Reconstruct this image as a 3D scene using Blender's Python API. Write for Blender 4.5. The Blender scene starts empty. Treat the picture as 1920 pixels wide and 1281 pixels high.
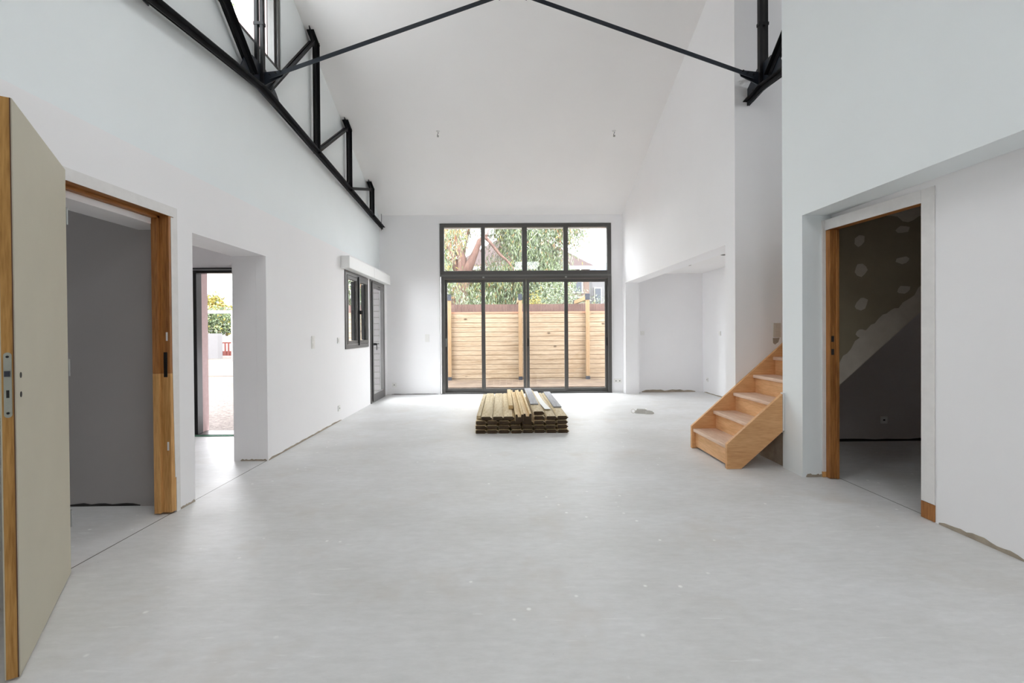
import bpy, bmesh, math, random
from mathutils import Vector, Matrix
random.seed(7)
C = bpy.context.scene.collection
S = bpy.context.scene

# ------------------------------------------------------------------ camera
def make_camera():
    yaw, pitch, roll = 0.0120103, 0.00766101, 0.00729410
    cy, sy, cp, sp, cr, sr = math.cos(yaw), math.sin(yaw), math.cos(pitch), math.sin(pitch), math.cos(roll), math.sin(roll)
    fwd = Vector((sy*cp, cy*cp, -sp)); right = Vector((cy, -sy, 0)); down = fwd.cross(right)
    r2 = cr*right + sr*down; d2 = -sr*right + cr*down
    m = Matrix((r2, -d2, -fwd)).transposed().to_4x4()
    m.translation = Vector((0, 0, 1.27))
    cd = bpy.data.cameras.new('camera'); co = bpy.data.objects.new('camera', cd); C.objects.link(co)
    co.matrix_world = m
    cd.sensor_width = 36; cd.sensor_fit = 'HORIZONTAL'; cd.lens = 853/1920*36
    cd.shift_x = (960-951.231)/1920; cd.shift_y = (627.703-640.5)/1920
    cd.clip_start = 0.05; cd.clip_end = 300
    S.camera = co
make_camera()

# ------------------------------------------------------------------ world, exposure
w = bpy.data.worlds.new('overcast_sky'); S.world = w; w.use_nodes = True
bgn = w.node_tree.nodes['Background']
bgn.inputs[0].default_value = (0.95, 0.965, 1.0, 1); bgn.inputs[1].default_value = 1.0
S.view_settings.view_transform = 'Standard'; S.view_settings.look = 'None'
S.view_settings.gamma = 1; S.view_settings.use_curve_mapping = False
S.view_settings.exposure = 3.68
cy_ = S.cycles
cy_.max_bounces = 14; cy_.diffuse_bounces = 10; cy_.transparent_max_bounces = 16; cy_.glossy_bounces = 4
cy_.use_denoising = True; cy_.sample_clamp_indirect = 6
cy_.caustics_reflective = False; cy_.caustics_refractive = False

def portal(loc, rot, sx, sy):
    d = bpy.data.lights.new('daylight_portal', 'AREA'); d.shape = 'RECTANGLE'; d.size = sx; d.size_y = sy
    d.cycles.is_portal = True
    o = bpy.data.objects.new('daylight_portal', d); C.objects.link(o); o.location = loc; o.rotation_euler = rot
PI = math.pi
portal((0.5, 9.75, 1.75), (-PI/2, 0, 0), 3.7, 3.7)          # far window, shining towards -y
portal((-2.85, 4.55, 4.7), (0, -PI/2, 0), 1.2, 1.4)         # upper left window, towards +x
portal((-2.75, 7.9, 1.2), (0, -PI/2, 0), 2.6, 2.5)
portal((-3.3, 6.05, 1.05), (-PI/2, 0, 0), 1.1, 2.2)
portal((5.3, 2.7, 4.0), (0, PI/2, 0), 1.0, 1.0)
portal((-5.15, 1.9, 1.6), (0, -PI/2, 0), .8, .8)
portal((1.05, -.45, 4.25), (0, 0, 0), 1.5, 1.7)
portal((-.7, 2.05, 5.2), (0, 0, 0), 1.4, 1.6)

# ------------------------------------------------------------------ materials
def lin(c):
    return tuple(((v/255)/12.92 if v/255 <= .04045 else (((v/255)+.055)/1.055)**2.4) for v in c)
def mat(name, col, rough=.6, metal=0., noise=0., nscale=8., stretch=(1,1,1), col2=None, bump=0., spec=.5, coord='Object'):
    m = bpy.data.materials.new(name); m.use_nodes = True
    nt = m.node_tree; b = nt.nodes['Principled BSDF']
    b.inputs['Roughness'].default_value = rough; b.inputs['Metallic'].default_value = metal
    b.inputs['Specular IOR Level'].default_value = spec
    c = lin(col)
    if col2 is None and noise == 0:
        b.inputs['Base Color'].default_value = (*c, 1); 
        if not bump: return m
    tc = nt.nodes.new('ShaderNodeTexCoord'); mp = nt.nodes.new('ShaderNodeMapping'); mp.inputs['Scale'].default_value = stretch
    nt.links.new(tc.outputs[coord], mp.inputs[0])
    n = nt.nodes.new('ShaderNodeTexNoise'); n.inputs['Scale'].default_value = nscale; n.inputs['Detail'].default_value = 6
    n.inputs['Roughness'].default_value = .6
    nt.links.new(mp.outputs[0], n.inputs['Vector'])
    cr = nt.nodes.new('ShaderNodeValToRGB')
    c2 = lin(col2) if col2 else tuple(v*(1-noise) for v in c)
    cr.color_ramp.elements[0].position = .3; cr.color_ramp.elements[0].color = (*c2, 1)
    cr.color_ramp.elements[1].position = .7; cr.color_ramp.elements[1].color = (*c, 1)
    nt.links.new(n.outputs['Fac'], cr.inputs[0]); nt.links.new(cr.outputs[0], b.inputs['Base Color'])
    if bump:
        bp = nt.nodes.new('ShaderNodeBump'); bp.inputs['Strength'].default_value = bump; bp.inputs['Distance'].default_value = .01
        nt.links.new(n.outputs['Fac'], bp.inputs['Height']); nt.links.new(bp.outputs[0], b.inputs['Normal'])
    return m
def wood(name, light, dark, axis, scale=9., rough=.6, knots=0.0, ratio=14., vary=0.):
    """grain runs along axis; knots as small dark rounds"""
    m = bpy.data.materials.new(name); m.use_nodes = True
    nt = m.node_tree; L = nt.links.new; N = nt.nodes.new; b = nt.nodes['Principled BSDF']
    b.inputs['Roughness'].default_value = rough; b.inputs['Specular IOR Level'].default_value = .3
    tc = N('ShaderNodeTexCoord'); mp = N('ShaderNodeMapping')
    mp.inputs['Scale'].default_value = tuple(1. if i == axis else ratio for i in range(3))
    L(tc.outputs['Object'], mp.inputs[0])
    n = N('ShaderNodeTexNoise'); n.inputs['Scale'].default_value = scale/6; n.inputs['Detail'].default_value = 5; n.inputs['Distortion'].default_value = .6
    L(mp.outputs[0], n.inputs['Vector'])
    n2 = N('ShaderNodeTexNoise'); n2.inputs['Scale'].default_value = scale; n2.inputs['Detail'].default_value = 3
    L(mp.outputs[0], n2.inputs['Vector'])
    ad = N('ShaderNodeMath'); ad.operation = 'ADD'; L(n.outputs['Fac'], ad.inputs[0]); L(n2.outputs['Fac'], ad.inputs[1])
    mu = N('ShaderNodeMath'); mu.operation = 'MULTIPLY'; mu.inputs[1].default_value = .5; L(ad.outputs[0], mu.inputs[0])
    cr = N('ShaderNodeValToRGB'); cr.color_ramp.elements[0].position = .36; cr.color_ramp.elements[0].color = (*lin(dark), 1)
    cr.color_ramp.elements[1].position = .62; cr.color_ramp.elements[1].color = (*lin(light), 1)
    L(mu.outputs[0], cr.inputs[0]); out = cr.outputs[0]
    if knots:
        mp2 = N('ShaderNodeMapping'); mp2.inputs['Scale'].default_value = tuple(.55 if i == axis else 1. for i in range(3)); L(tc.outputs['Object'], mp2.inputs[0])
        vo = N('ShaderNodeTexVoronoi'); vo.inputs['Scale'].default_value = knots; L(mp2.outputs[0], vo.inputs['Vector'])
        kr = N('ShaderNodeValToRGB'); kr.color_ramp.elements[0].position = .05; kr.color_ramp.elements[0].color = (1,1,1,1)
        kr.color_ramp.elements[1].position = .11; kr.color_ramp.elements[1].color = (0,0,0,1); L(vo.outputs['Distance'], kr.inputs[0])
        mx = N('ShaderNodeMixRGB'); L(kr.outputs[0], mx.inputs[0]); L(out, mx.inputs[1]); mx.inputs[2].default_value = (*[v*.35 for v in lin(dark)], 1); out = mx.outputs[0]
    if vary:
        oi = N('ShaderNodeObjectInfo'); hs = N('ShaderNodeHueSaturation'); mr = N('ShaderNodeMapRange')
        mr.inputs['To Min'].default_value = 1-vary; mr.inputs['To Max'].default_value = 1+vary
        L(oi.outputs['Random'], mr.inputs[0]); L(mr.outputs[0], hs.inputs['Value']); L(out, hs.inputs['Color']); out = hs.outputs[0]
    L(out, b.inputs['Base Color'])
    return m
M = {}
M['wall_upper'] = mat('sky_tinted_wall_white', (238,243,244), .75, noise=.02, nscale=1.6, spec=.25)  # cool tint puts the bluish sky light into the upper wall colour
M['wall'] = mat('white_wall_paint', (242,241,242), .75, noise=.02, nscale=1.6, bump=.0, spec=.25)
M['ceiling'] = mat('white_ceiling_paint', (240,238,237), .8, noise=.02, nscale=1.2, spec=.2)
M['primer'] = mat('white_primer', (228,226,224), .6, noise=.08, nscale=14)
M['box_white'] = mat('white_plastic_casing', (238,238,236), .45)
M['plastic'] = mat('white_plastic', (232,231,228), .35)
M['plastic_beige'] = mat('beige_plastic', (205,196,184), .4)
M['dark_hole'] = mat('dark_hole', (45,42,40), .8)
M['alu'] = mat('anthracite_aluminium', (86,84,82), .42, metal=.2, noise=.06, nscale=5)
M['alu_light'] = mat('grey_aluminium', (104,102,101), .38, metal=.2)
M['black_rubber'] = mat('black_seal', (18,18,19), .5)
M['steel'] = mat('black_painted_steel', (19,19,22), .5, spec=.3, noise=.15, nscale=9)
M['steel_blue'] = mat('blue_black_painted_steel', (28,36,46), .4, metal=.1, noise=.1, nscale=9)
M['handle'] = mat('black_handle_metal', (22,22,22), .35)
M['chrome'] = mat('brushed_steel', (150,152,150), .35, metal=.7)
M['lockplate'] = mat('pale_lock_plate', (170,172,160), .4, metal=.4, noise=.1, nscale=30)
M['primer_door'] = mat('greenish_primer_board', (196,190,172), .6, noise=.05, nscale=3, spec=.3)
M['brown_edge'] = mat('brown_board_edge', (96,66,48), .7)
M['pine_door'] = wood('pine_door_edge', (196,150,86), (152,108,54), 2, 10, knots=3.2)
M['jamb_z'] = wood('varnished_jamb_upright', (176,120,68), (132,84,42), 2, 8, rough=.45, knots=2.2)
M['jamb_pale'] = wood('bare_jamb_upright', (216,168,108), (178,130,74), 2, 8, rough=.5, knots=2.2)
M['jamb_y'] = wood('varnished_jamb_head', (168,110,56), (120,74,32), 1, 8, rough=.45)
M['stair_x'] = wood('beech_stair_board', (226,178,128), (205,152,102), 0, 10, rough=.45, ratio=9)
M['stair_y'] = wood('beech_stair_riser', (232,186,138), (210,160,110), 1, 10, rough=.45, ratio=9)
M['stair_tread'] = wood('worn_stair_tread', (228,200,178), (206,172,146), 1, 10, rough=.55, ratio=9)
M['fence_x'] = wood('new_pine_boards', (168,152,130), (134,114,90), 0, 7, rough=.7, knots=3.0, vary=.05)
M['fence_top'] = wood('reddish_top_board', (168,134,112), (154,116,94), 0, 7, rough=.7)
M['fence_z'] = wood('new_pine_post', (156,132,102), (136,110,80), 2, 7, rough=.7)
M['plank'] = wood('treated_pine_plank', (222,206,172), (186,163,122), 1, 8, rough=.7, knots=4., vary=.14)
M['plank_end'] = mat('dark_treated_end_grain', (78,58,34), .8, noise=.6, nscale=22)
M['batten'] = wood('pale_grooved_post', (222,198,152), (186,156,106), 1, 8, rough=.65, knots=3.)
M['grey_board'] = wood('weathered_grey_board', (168,168,170), (136,136,140), 1, 8, rough=.7)
M['white_strip'] = mat('white_flashing', (222,224,222), .45)
M['strap'] = mat('pale_strap', (232,230,224), .5)
M['rail_metal'] = mat('bundle_metal', (228,226,220), .4, noise=.2, nscale=20)
M['filler'] = mat('white_joint_filler', (206,196,182), .85, noise=.12, nscale=10)
M['board'] = mat('greenish_brown_plasterboard', (158,146,122), .85, noise=.15, nscale=3)
M['raw_plaster'] = mat('raw_plaster', (176,164,148), .9, noise=.3, nscale=14, bump=.3)
M['greyroom'] = mat('grey_primed_wall', (168,164,162), .85, noise=.04, nscale=2)
M['greystore'] = mat('warm_grey_primed_wall', (196,190,188), .85, noise=.04, nscale=2)
M['gravel'] = mat('pale_gravel', (106,96,90), .95, nscale=24, col2=(44,33,28), bump=.9)
M['earth'] = mat('sandy_earth', (104,88,72), .95, nscale=3.5, col2=(70,54,42), bump=.5)
M['heather'] = mat('brown_heather_screen', (120,98,90), .95, nscale=10, stretch=(9,1,.4), col2=(78,58,54))
M['leaf_pale'] = mat('pale_grey_green_leaf', (124,134,112), .6, noise=.2, nscale=1.5)
M['leaf_mid'] = mat('mid_green_leaf', (112,126,84), .6, noise=.25, nscale=1.5)
M['leaf_dark'] = mat('dark_green_leaf', (84,98,70), .6, noise=.25, nscale=1.5)
M['leaf_rust'] = mat('rust_orange_leaf', (160,112,76), .6, noise=.2, nscale=1.5)
M['leaf_yellow'] = mat('yellow_leaf', (134,122,50), .6, noise=.2, nscale=1.5)
M['bark'] = mat('pinkish_bark', (112,86,76), .9, nscale=7, stretch=(1,1,.25), col2=(76,56,50), bump=.4)
M['roof_tile'] = mat('brown_roof_tiles', (66,50,48), .9, nscale=8, stretch=(1,3,3), col2=(50,37,35))
M['slate'] = mat('grey_slate_roof', (62,68,78), .8, noise=.1)
M['house_pink'] = mat('pink_beige_render', (100,84,76), .9, noise=.05)
M['house_white'] = mat('white_render', (104,103,104), .9, noise=.05)
M['mauve'] = mat('mauve_render', (164,142,140), .9, noise=.12, nscale=20)
M['red_wood'] = mat('red_stained_wood', (104,50,42), .7, noise=.1)
M['gate_white'] = mat('white_gate_paint', (116,113,111), .5)
M['green_tape'] = mat('green_tape', (92,150,120), .5)
M['cap_grey'] = mat('slate_grey_cap', (52,57,66), .5)
M['copper_spot'] = mat('grey_spot_trim', (170,168,164), .4, metal=.3)

def brick(name, c1, c2, mortar, scale=1., wide=1.):
    m = bpy.data.materials.new(name); m.use_nodes = True; nt = m.node_tree; b = nt.nodes['Principled BSDF']
    b.inputs['Roughness'].default_value = .9
    tc = nt.nodes.new('ShaderNodeTexCoord'); mp = nt.nodes.new('ShaderNodeMapping')
    mp.inputs['Rotation'].default_value = (PI/2, 0, PI/2)
    nt.links.new(tc.outputs['Object'], mp.inputs[0])
    sx = nt.nodes.new('ShaderNodeSeparateXYZ'); cx = nt.nodes.new('ShaderNodeCombineXYZ'); ad = nt.nodes.new('ShaderNodeMath')
    nt.links.new(tc.outputs['Object'], sx.inputs[0]); nt.links.new(sx.outputs[0], ad.inputs[0]); nt.links.new(sx.outputs[1], ad.inputs[1])
    nt.links.new(ad.outputs[0], cx.inputs[0]); nt.links.new(sx.outputs[2], cx.inputs[1])
    br = nt.nodes.new('ShaderNodeTexBrick'); br.inputs['Scale'].default_value = 1
    br.inputs['Brick Width'].default_value = .22*scale*wide; br.inputs['Row Height'].default_value = .075*scale; br.inputs['Mortar Size'].default_value = .008
    br.inputs['Color1'].default_value = (*lin(c1), 1); br.inputs['Color2'].default_value = (*lin(c2), 1); br.inputs['Mortar'].default_value = (*lin(mortar), 1)
    nt.links.new(cx.outputs[0], br.inputs['Vector']); nt.links.new(br.outputs[0], b.inputs['Base Color'])
    return m
M['brick_red'] = brick('red_brick', (150,92,80), (136,80,70), (170,156,148))
M['brick_pale'] = brick('pale_painted_block', (142,139,138), (136,132,132), (108,104,102), 1.6, 12)

def glass():
    m = bpy.data.materials.new('clear_glass'); m.use_nodes = True; nt = m.node_tree; nt.nodes.clear()
    o = nt.nodes.new('ShaderNodeOutputMaterial'); mx = nt.nodes.new('ShaderNodeMixShader')
    t = nt.nodes.new('ShaderNodeBsdfTransparent'); g = nt.nodes.new('ShaderNodeBsdfGlossy'); g.inputs['Roughness'].default_value = .02
    t.inputs[0].default_value = (.97,.985,.98,1)
    mx.inputs[0].default_value = .035
    nt.links.new(t.outputs[0], mx.inputs[1]); nt.links.new(g.outputs[0], mx.inputs[2]); nt.links.new(mx.outputs[0], o.inputs[0])
    return m
M['glass'] = glass()

def floor_mat():
    m = bpy.data.materials.new('pale_concrete_screed'); m.use_nodes = True; nt = m.node_tree; L = nt.links.new; N = nt.nodes.new
    b = nt.nodes['Principled BSDF']; tc = N('ShaderNodeTexCoord')
    def noise(s, d=6, st=(1,1,1), r=.6, off=(0,0,0)):
        mp = N('ShaderNodeMapping'); mp.inputs['Scale'].default_value = st; mp.inputs['Location'].default_value = off; L(tc.outputs['Object'], mp.inputs[0])
        n = N('ShaderNodeTexNoise'); n.inputs['Scale'].default_value = s; n.inputs['Detail'].default_value = d; n.inputs['Roughness'].default_value = r
        L(mp.outputs[0], n.inputs['Vector']); return n.outputs['Fac']
    def ramp(v, a, b_, ca, cb):
        r = N('ShaderNodeValToRGB'); r.color_ramp.elements[0].position = a; r.color_ramp.elements[1].position = b_
        r.color_ramp.elements[0].color = (*ca, 1); r.color_ramp.elements[1].color = (*cb, 1); L(v, r.inputs[0]); return r.outputs[0]
    def mix(f, a, c):
        x = N('ShaderNodeMixRGB'); L(f, x.inputs[0]); L(a, x.inputs[1]); x.inputs[2].default_value = (*c, 1); return x.outputs[0]
    base = ramp(noise(.9, 8, (1,1.6,1)), .3, .7, lin((214,213,211)), lin((231,231,232)))
    base2 = N('ShaderNodeMixRGB'); base2.blend_type = 'MULTIPLY'; base2.inputs[0].default_value = 1
    L(base, base2.inputs[1]); L(ramp(noise(9, 8, (1,3,1), .7), .3, .75, (.90,.90,.89), (1.04,1.04,1.04)), base2.inputs[2])
    col = base2.outputs[0]
    # faint warm stains
    col = mix(ramp(noise(1.7, 4, off=(3,1,0)), .56, .74, (0,0,0), (.5,.5,.5)), col, lin((204,197,188)))
    # white plaster drips: sparse, in patches
    vo = N('ShaderNodeTexVoronoi'); vo.inputs['Scale'].default_value = 7.5; L(tc.outputs['Object'], vo.inputs['Vector'])
    dot = ramp(vo.outputs['Distance'], .05, .10, (1,1,1), (0,0,0)); pt = ramp(noise(1.3, 2, off=(7,2,0)), .47, .56, (0,0,0), (.9,.9,.9))
    mm = N('ShaderNodeMixRGB'); mm.blend_type = 'MULTIPLY'; mm.inputs[0].default_value = 1; L(dot, mm.inputs[1]); L(pt, mm.inputs[2])
    col = mix(mm.outputs[0], col, lin((249,249,247)))
    # scuffs
    sc = ramp(noise(5, 3, (1,7,1), .5, (1,9,0)), .66, .71, (0,0,0), (.5,.5,.5)); col = mix(sc, col, lin((236,236,235)))
    # dark grit
    v2 = N('ShaderNodeTexVoronoi'); v2.inputs['Scale'].default_value = 11; L(tc.outputs['Object'], v2.inputs['Vector'])
    d2 = ramp(v2.outputs['Distance'], .02, .04, (1,1,1), (0,0,0)); p2 = ramp(noise(2.1, 2, off=(2,5,0)), .56, .62, (0,0,0), (.5,.5,.5))
    m3 = N('ShaderNodeMixRGB'); m3.blend_type = 'MULTIPLY'; m3.inputs[0].default_value = 1; L(d2, m3.inputs[1]); L(p2, m3.inputs[2])
    col = mix(m3.outputs[0], col, lin((112,106,100)))
    # saw-cut joints along both door lines
    sx = N('ShaderNodeSeparateXYZ'); L(tc.outputs['Object'], sx.inputs[0])
    for x0 in (-2.345, 2.86):
        s = N('ShaderNodeMath'); s.operation = 'SUBTRACT'; s.inputs[1].default_value = x0; L(sx.outputs[0], s.inputs[0])
        a = N('ShaderNodeMath'); a.operation = 'ABSOLUTE'; L(s.outputs[0], a.inputs[0])
        c = N('ShaderNodeMath'); c.operation = 'LESS_THAN'; c.inputs[1].default_value = .0035; L(a.outputs[0], c.inputs[0])
        yl = N('ShaderNodeMath'); yl.operation = 'LESS_THAN'; yl.inputs[1].default_value = 4.13 if x0 > 0 else 5.6; L(sx.outputs[1], yl.inputs[0])
        ml = N('ShaderNodeMath'); ml.operation = 'MULTIPLY'; L(c.outputs[0], ml.inputs[0]); L(yl.outputs[0], ml.inputs[1])
        col = mix(ml.outputs[0], col, lin((70,66,60)))
    L(col, b.inputs['Base Color'])
    rr = N('ShaderNodeMapRange'); rr.inputs['To Min'].default_value = .38; rr.inputs['To Max'].default_value = .6; L(noise(3, 5), rr.inputs[0]); L(rr.outputs[0], b.inputs['Roughness'])
    b.inputs['Specular IOR Level'].default_value = .45
    bp = N('ShaderNodeBump'); bp.inputs['Strength'].default_value = .12; bp.inputs['Distance'].default_value = .004; L(noise(30, 6), bp.inputs['Height']); L(bp.outputs[0], b.inputs['Normal'])
    return m
M['floor'] = floor_mat()

# ------------------------------------------------------------------ mesh helpers
class MB:
    def __init__(s): s.v = []; s.f = []; s.mi = []
    def face(s, pts, mi=0):
        i = len(s.v); s.v += [tuple(p) for p in pts]; s.f.append(tuple(range(i, i+len(pts)))); s.mi.append(mi); return s
    def hexa(s, p, mi=0):   # p: 8 points, bottom ring 0-3, top ring 4-7
        i = len(s.v); s.v += [tuple(q) for q in p]
        for q in ((0,3,2,1),(4,5,6,7),(0,1,5,4),(1,2,6,5),(2,3,7,6),(3,0,4,7)):
            s.f.append(tuple(i+k for k in q)); s.mi.append(mi)
        return s
    def box(s, x0, x1, y0, y1, z0, z1, mi=0):
        x0,x1 = sorted((x0,x1)); y0,y1 = sorted((y0,y1)); z0,z1 = sorted((z0,z1))
        return s.hexa([(x0,y0,z0),(x1,y0,z0),(x1,y1,z0),(x0,y1,z0),(x0,y0,z1),(x1,y0,z1),(x1,y1,z1),(x0,y1,z1)], mi)
    def bar(s, p0, p1, a, b, side=(1,0,0), mi=0, off=(0,0)):
        """box section a (along side) x b (perpendicular) from p0 to p1"""
        p0, p1 = Vector(p0), Vector(p1); d = (p1-p0).normalized(); sd = Vector(side); sd = (sd - d*sd.dot(d)).normalized(); n = d.cross(sd).normalized()
        o = sd*off[0] + n*off[1]
        r = [(-a/2,-b/2),(a/2,-b/2),(a/2,b/2),(-a/2,b/2)]
        return s.hexa([p0+o+sd*i+n*j for i,j in r] + [p1+o+sd*i+n*j for i,j in r], mi)
    def prism(s, poly, axis, a0, a1, mi=0, mi_cap=None):
        """poly: 2D points in the two other axes (in xyz order), extruded along axis"""
        def P(q, a):
            q = list(q); q.insert(axis, a); return tuple(q)
        n = len(poly); i = len(s.v); s.v += [P(q, a0) for q in poly] + [P(q, a1) for q in poly]
        s.f.append(tuple(i+k for k in range(n))); s.f.append(tuple(i+n+k for k in reversed(range(n)))); s.mi += [mi if mi_cap is None else mi_cap]*2
        for k in range(n):
            s.f.append((i+k, i+n+k, i+n+(k+1)%n, i+(k+1)%n)); s.mi.append(mi)
        return s
    def tube(s, pts, rad, n=8, mi=0, cap=True):
        pts = [Vector(p) for p in pts]; rs = rad if isinstance(rad, (list, tuple)) else [rad]*len(pts)
        i0 = len(s.v); up = Vector((0.13,0.21,.97))
        for k, p in enumerate(pts):
            d = (pts[min(k+1,len(pts)-1)] - pts[max(k-1,0)]).normalized()
            a = d.cross(up); a = a.normalized() if a.length > .05 else d.cross(Vector((1,0,0))).normalized(); b = d.cross(a)
            for j in range(n):
                t = 2*PI*j/n; s.v.append(tuple(p + a*math.cos(t)*rs[k] + b*math.sin(t)*rs[k]))
        for k in range(len(pts)-1):
            for j in range(n):
                s.f.append((i0+k*n+j, i0+k*n+(j+1)%n, i0+(k+1)*n+(j+1)%n, i0+(k+1)*n+j)); s.mi.append(mi)
        if cap:
            s.f.append(tuple(i0+j for j in range(n))); s.f.append(tuple(i0+(len(pts)-1)*n+j for j in range(n))); s.mi += [mi]*2
        return s
    def mapv(s, fn): s.v = [tuple(fn(*q)) for q in s.v]; return s
    def build(s, name, mats, parent=None, bevel=0., smooth=False, loc=None, recenter=True):
        me = bpy.data.meshes.new(name)
        if parent is None and loc is None and recenter:
            xs = [q[0] for q in s.v]; ys = [q[1] for q in s.v]; zs = [q[2] for q in s.v]
            loc = ((min(xs)+max(xs))/2, (min(ys)+max(ys))/2, min(zs))
        base = Vector(loc) if loc is not None else Vector((0,0,0))
        if parent is not None:
            pl = parent.location.copy() if not parent.get('_w') else Vector(parent['_w']); base = pl
        me.from_pydata([tuple(Vector(q)-base) for q in s.v], [], s.f)
        for m_ in (mats if isinstance(mats, (list, tuple)) else [mats]): me.materials.append(m_)
        for p, k in zip(me.polygons, s.mi): p.material_index = k
        bm = bmesh.new(); bm.from_mesh(me); bmesh.ops.recalc_face_normals(bm, faces=bm.faces); bm.to_mesh(me); bm.free()
        if smooth:
            for p in me.polygons: p.use_smooth = True
        o = bpy.data.objects.new(name, me); C.objects.link(o)
        if parent is None: o.location = base
        else:
            o.parent = parent; o['_w'] = tuple(base)
        if bevel:
            bv = o.modifiers.new('edge', 'BEVEL'); bv.width = bevel; bv.segments = 2; bv.limit_method = 'ANGLE'
        return o
def tag(o, label, cat, group=None, kind=None):
    o['label'] = label; o['category'] = cat
    if group: o['group'] = group
    if kind: o['kind'] = kind
    return o
def struct(o, label=None):
    o['kind'] = 'structure'
    if label: o['label'] = label
    return o
def empty(name, loc):
    o = bpy.data.objects.new(name, None); o.empty_display_size = .1; C.objects.link(o); o.location = loc; return o
def slab(mb, axis, a0, a1, u0, u1, z0, z1, holes=(), ztop=None, mi=0, cuts=()):
    """wall slab, thin along axis (0=x,1=y); u is the other horizontal axis; holes (u0,u1,z0,z1); ztop(u) replaces z1"""
    us = sorted(set([u0,u1,*cuts] + [h for H in holes for h in H[:2]])); us = [q for q in us if u0 <= q <= u1]
    zs = sorted(set([z0,z1] + [h for H in holes for h in H[2:]])); zs = [q for q in zs if z0 <= q <= z1]
    def solid(i, j):
        if not (0 <= i < len(us)-1 and 0 <= j < len(zs)-1): return False
        uc = (us[i]+us[i+1])/2; zc = (zs[j]+zs[j+1])/2
        return not any(H[0] < uc < H[1] and H[2] < zc < H[3] for H in holes)
    def P(a, u, z):
        if ztop and z == z1: z = ztop(u)
        return (a,u,z) if axis == 0 else (u,a,z)
    for i in range(len(us)-1):
        for j in range(len(zs)-1):
            if not solid(i,j): continue
            A,B,c,d = us[i],us[i+1],zs[j],zs[j+1]
            for a in (a0,a1): mb.face([P(a,A,c),P(a,B,c),P(a,B,d),P(a,A,d)], mi)
            if not solid(i-1,j): mb.face([P(a0,A,c),P(a1,A,c),P(a1,A,d),P(a0,A,d)], mi)
            if not solid(i+1,j): mb.face([P(a0,B,c),P(a1,B,c),P(a1,B,d),P(a0,B,d)], mi)
            if not solid(i,j-1): mb.face([P(a0,A,c),P(a1,A,c),P(a1,B,c),P(a0,B,c)], mi)
            if not solid(i,j+1): mb.face([P(a0,A,d),P(a1,A,d),P(a1,B,d),P(a0,B,d)], mi)
    return mb
def weld(o):
    bm = bmesh.new(); bm.from_mesh(o.data); bmesh.ops.remove_doubles(bm, verts=bm.verts, dist=1e-5); bmesh.ops.recalc_face_normals(bm, faces=bm.faces); bm.to_mesh(o.data); bm.free(); return o

RIDGE_Y, RIDGE_Z = 4.55, 5.684
BACK_Y = -2.4
def ceil_z(y): return RIDGE_Z - .435*(y-RIDGE_Y) if y > RIDGE_Y else RIDGE_Z - .37*(RIDGE_Y-y)

# ------------------------------------------------------------------ shell
fl = MB().box(-5.2, 5.4, BACK_Y-.3, 5.70, -.25, 0).box(-2.665, 5.4, 5.70, 9.62, -.25, 0)
struct(fl.build('floor', M['floor'], recenter=False, loc=(0,0,0)), 'pale grey bare concrete screed floor')

def cm(): return MB()
ce = MB()
for (ya, yb) in ((RIDGE_Y, 9.7), (BACK_Y-.3, RIDGE_Y)):
    if ya == RIDGE_Y:
        za, zb = RIDGE_Z, ceil_z(yb)
        ce.hexa([(-2.85,ya,za),(5.5,ya,za),(5.5,yb,zb),(-2.85,yb,zb),(-2.85,ya,za+.25),(5.5,ya,za+.25),(5.5,yb,zb+.25),(-2.85,yb,zb+.25)])
    else:
        # near slope with a roof light and a second, added opening
        xs = [-2.85,-1.2,-.2,.5,1.6,5.5]; ys = [ya, -1.1, .2, 1.5, 2.6, yb]
        for i in range(5):
            for j in range(5):
                if (j == 3 and i == 1) or (j == 1 and i == 3): continue
                p = [(xs[i],ys[j]),(xs[i+1],ys[j]),(xs[i+1],ys[j+1]),(xs[i],ys[j+1])]
                ce.hexa([(a,b,ceil_z(b)) for a,b in p] + [(a,b,ceil_z(b)+.25) for a,b in p])
struct(ce.build('ceiling', M['ceiling'], recenter=False, loc=(0,0,0)), 'tall white pitched ceiling')

# left wall, lower thicker part, two skins
wl = MB()
H_hall = (3.465, 4.535, 0, 2.03); H_win = (6.78, 7.95, 1.015, 2.205); H_gd = (8.06, 9.03, 0, 2.225)
slab(wl, 0, -2.33, -2.43, BACK_Y, 9.26, 0, 2.467, [(2.40, 3.265, 0, 2.13), H_hall, H_win, H_gd])
slab(wl, 0, -2.431, -2.665, BACK_Y, 9.26, 0, 2.467, [(2.2, 3.385, 0, 2.035), H_hall, (6.78, 9.03, 1.015, 2.225), (8.0, 9.03, 0, 1.015)])
struct(weld(wl.build('wall_left', M['wall'], recenter=False, loc=(0,0,0))))
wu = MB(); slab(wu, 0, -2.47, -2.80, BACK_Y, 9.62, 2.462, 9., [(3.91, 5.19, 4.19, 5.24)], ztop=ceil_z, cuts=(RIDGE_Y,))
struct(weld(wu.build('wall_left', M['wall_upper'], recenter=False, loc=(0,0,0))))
# far wall
wf = MB(); slab(wf, 1, 9.26, 9.60, -2.80, 4.4, 0, 9., [(-1.25, 2.243, 0, 3.465)], ztop=lambda u: ceil_z(9.26)+.002, mi=0)
struct(weld(wf.build('wall_far', M['wall'], recenter=False, loc=(0,0,0))))
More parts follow.
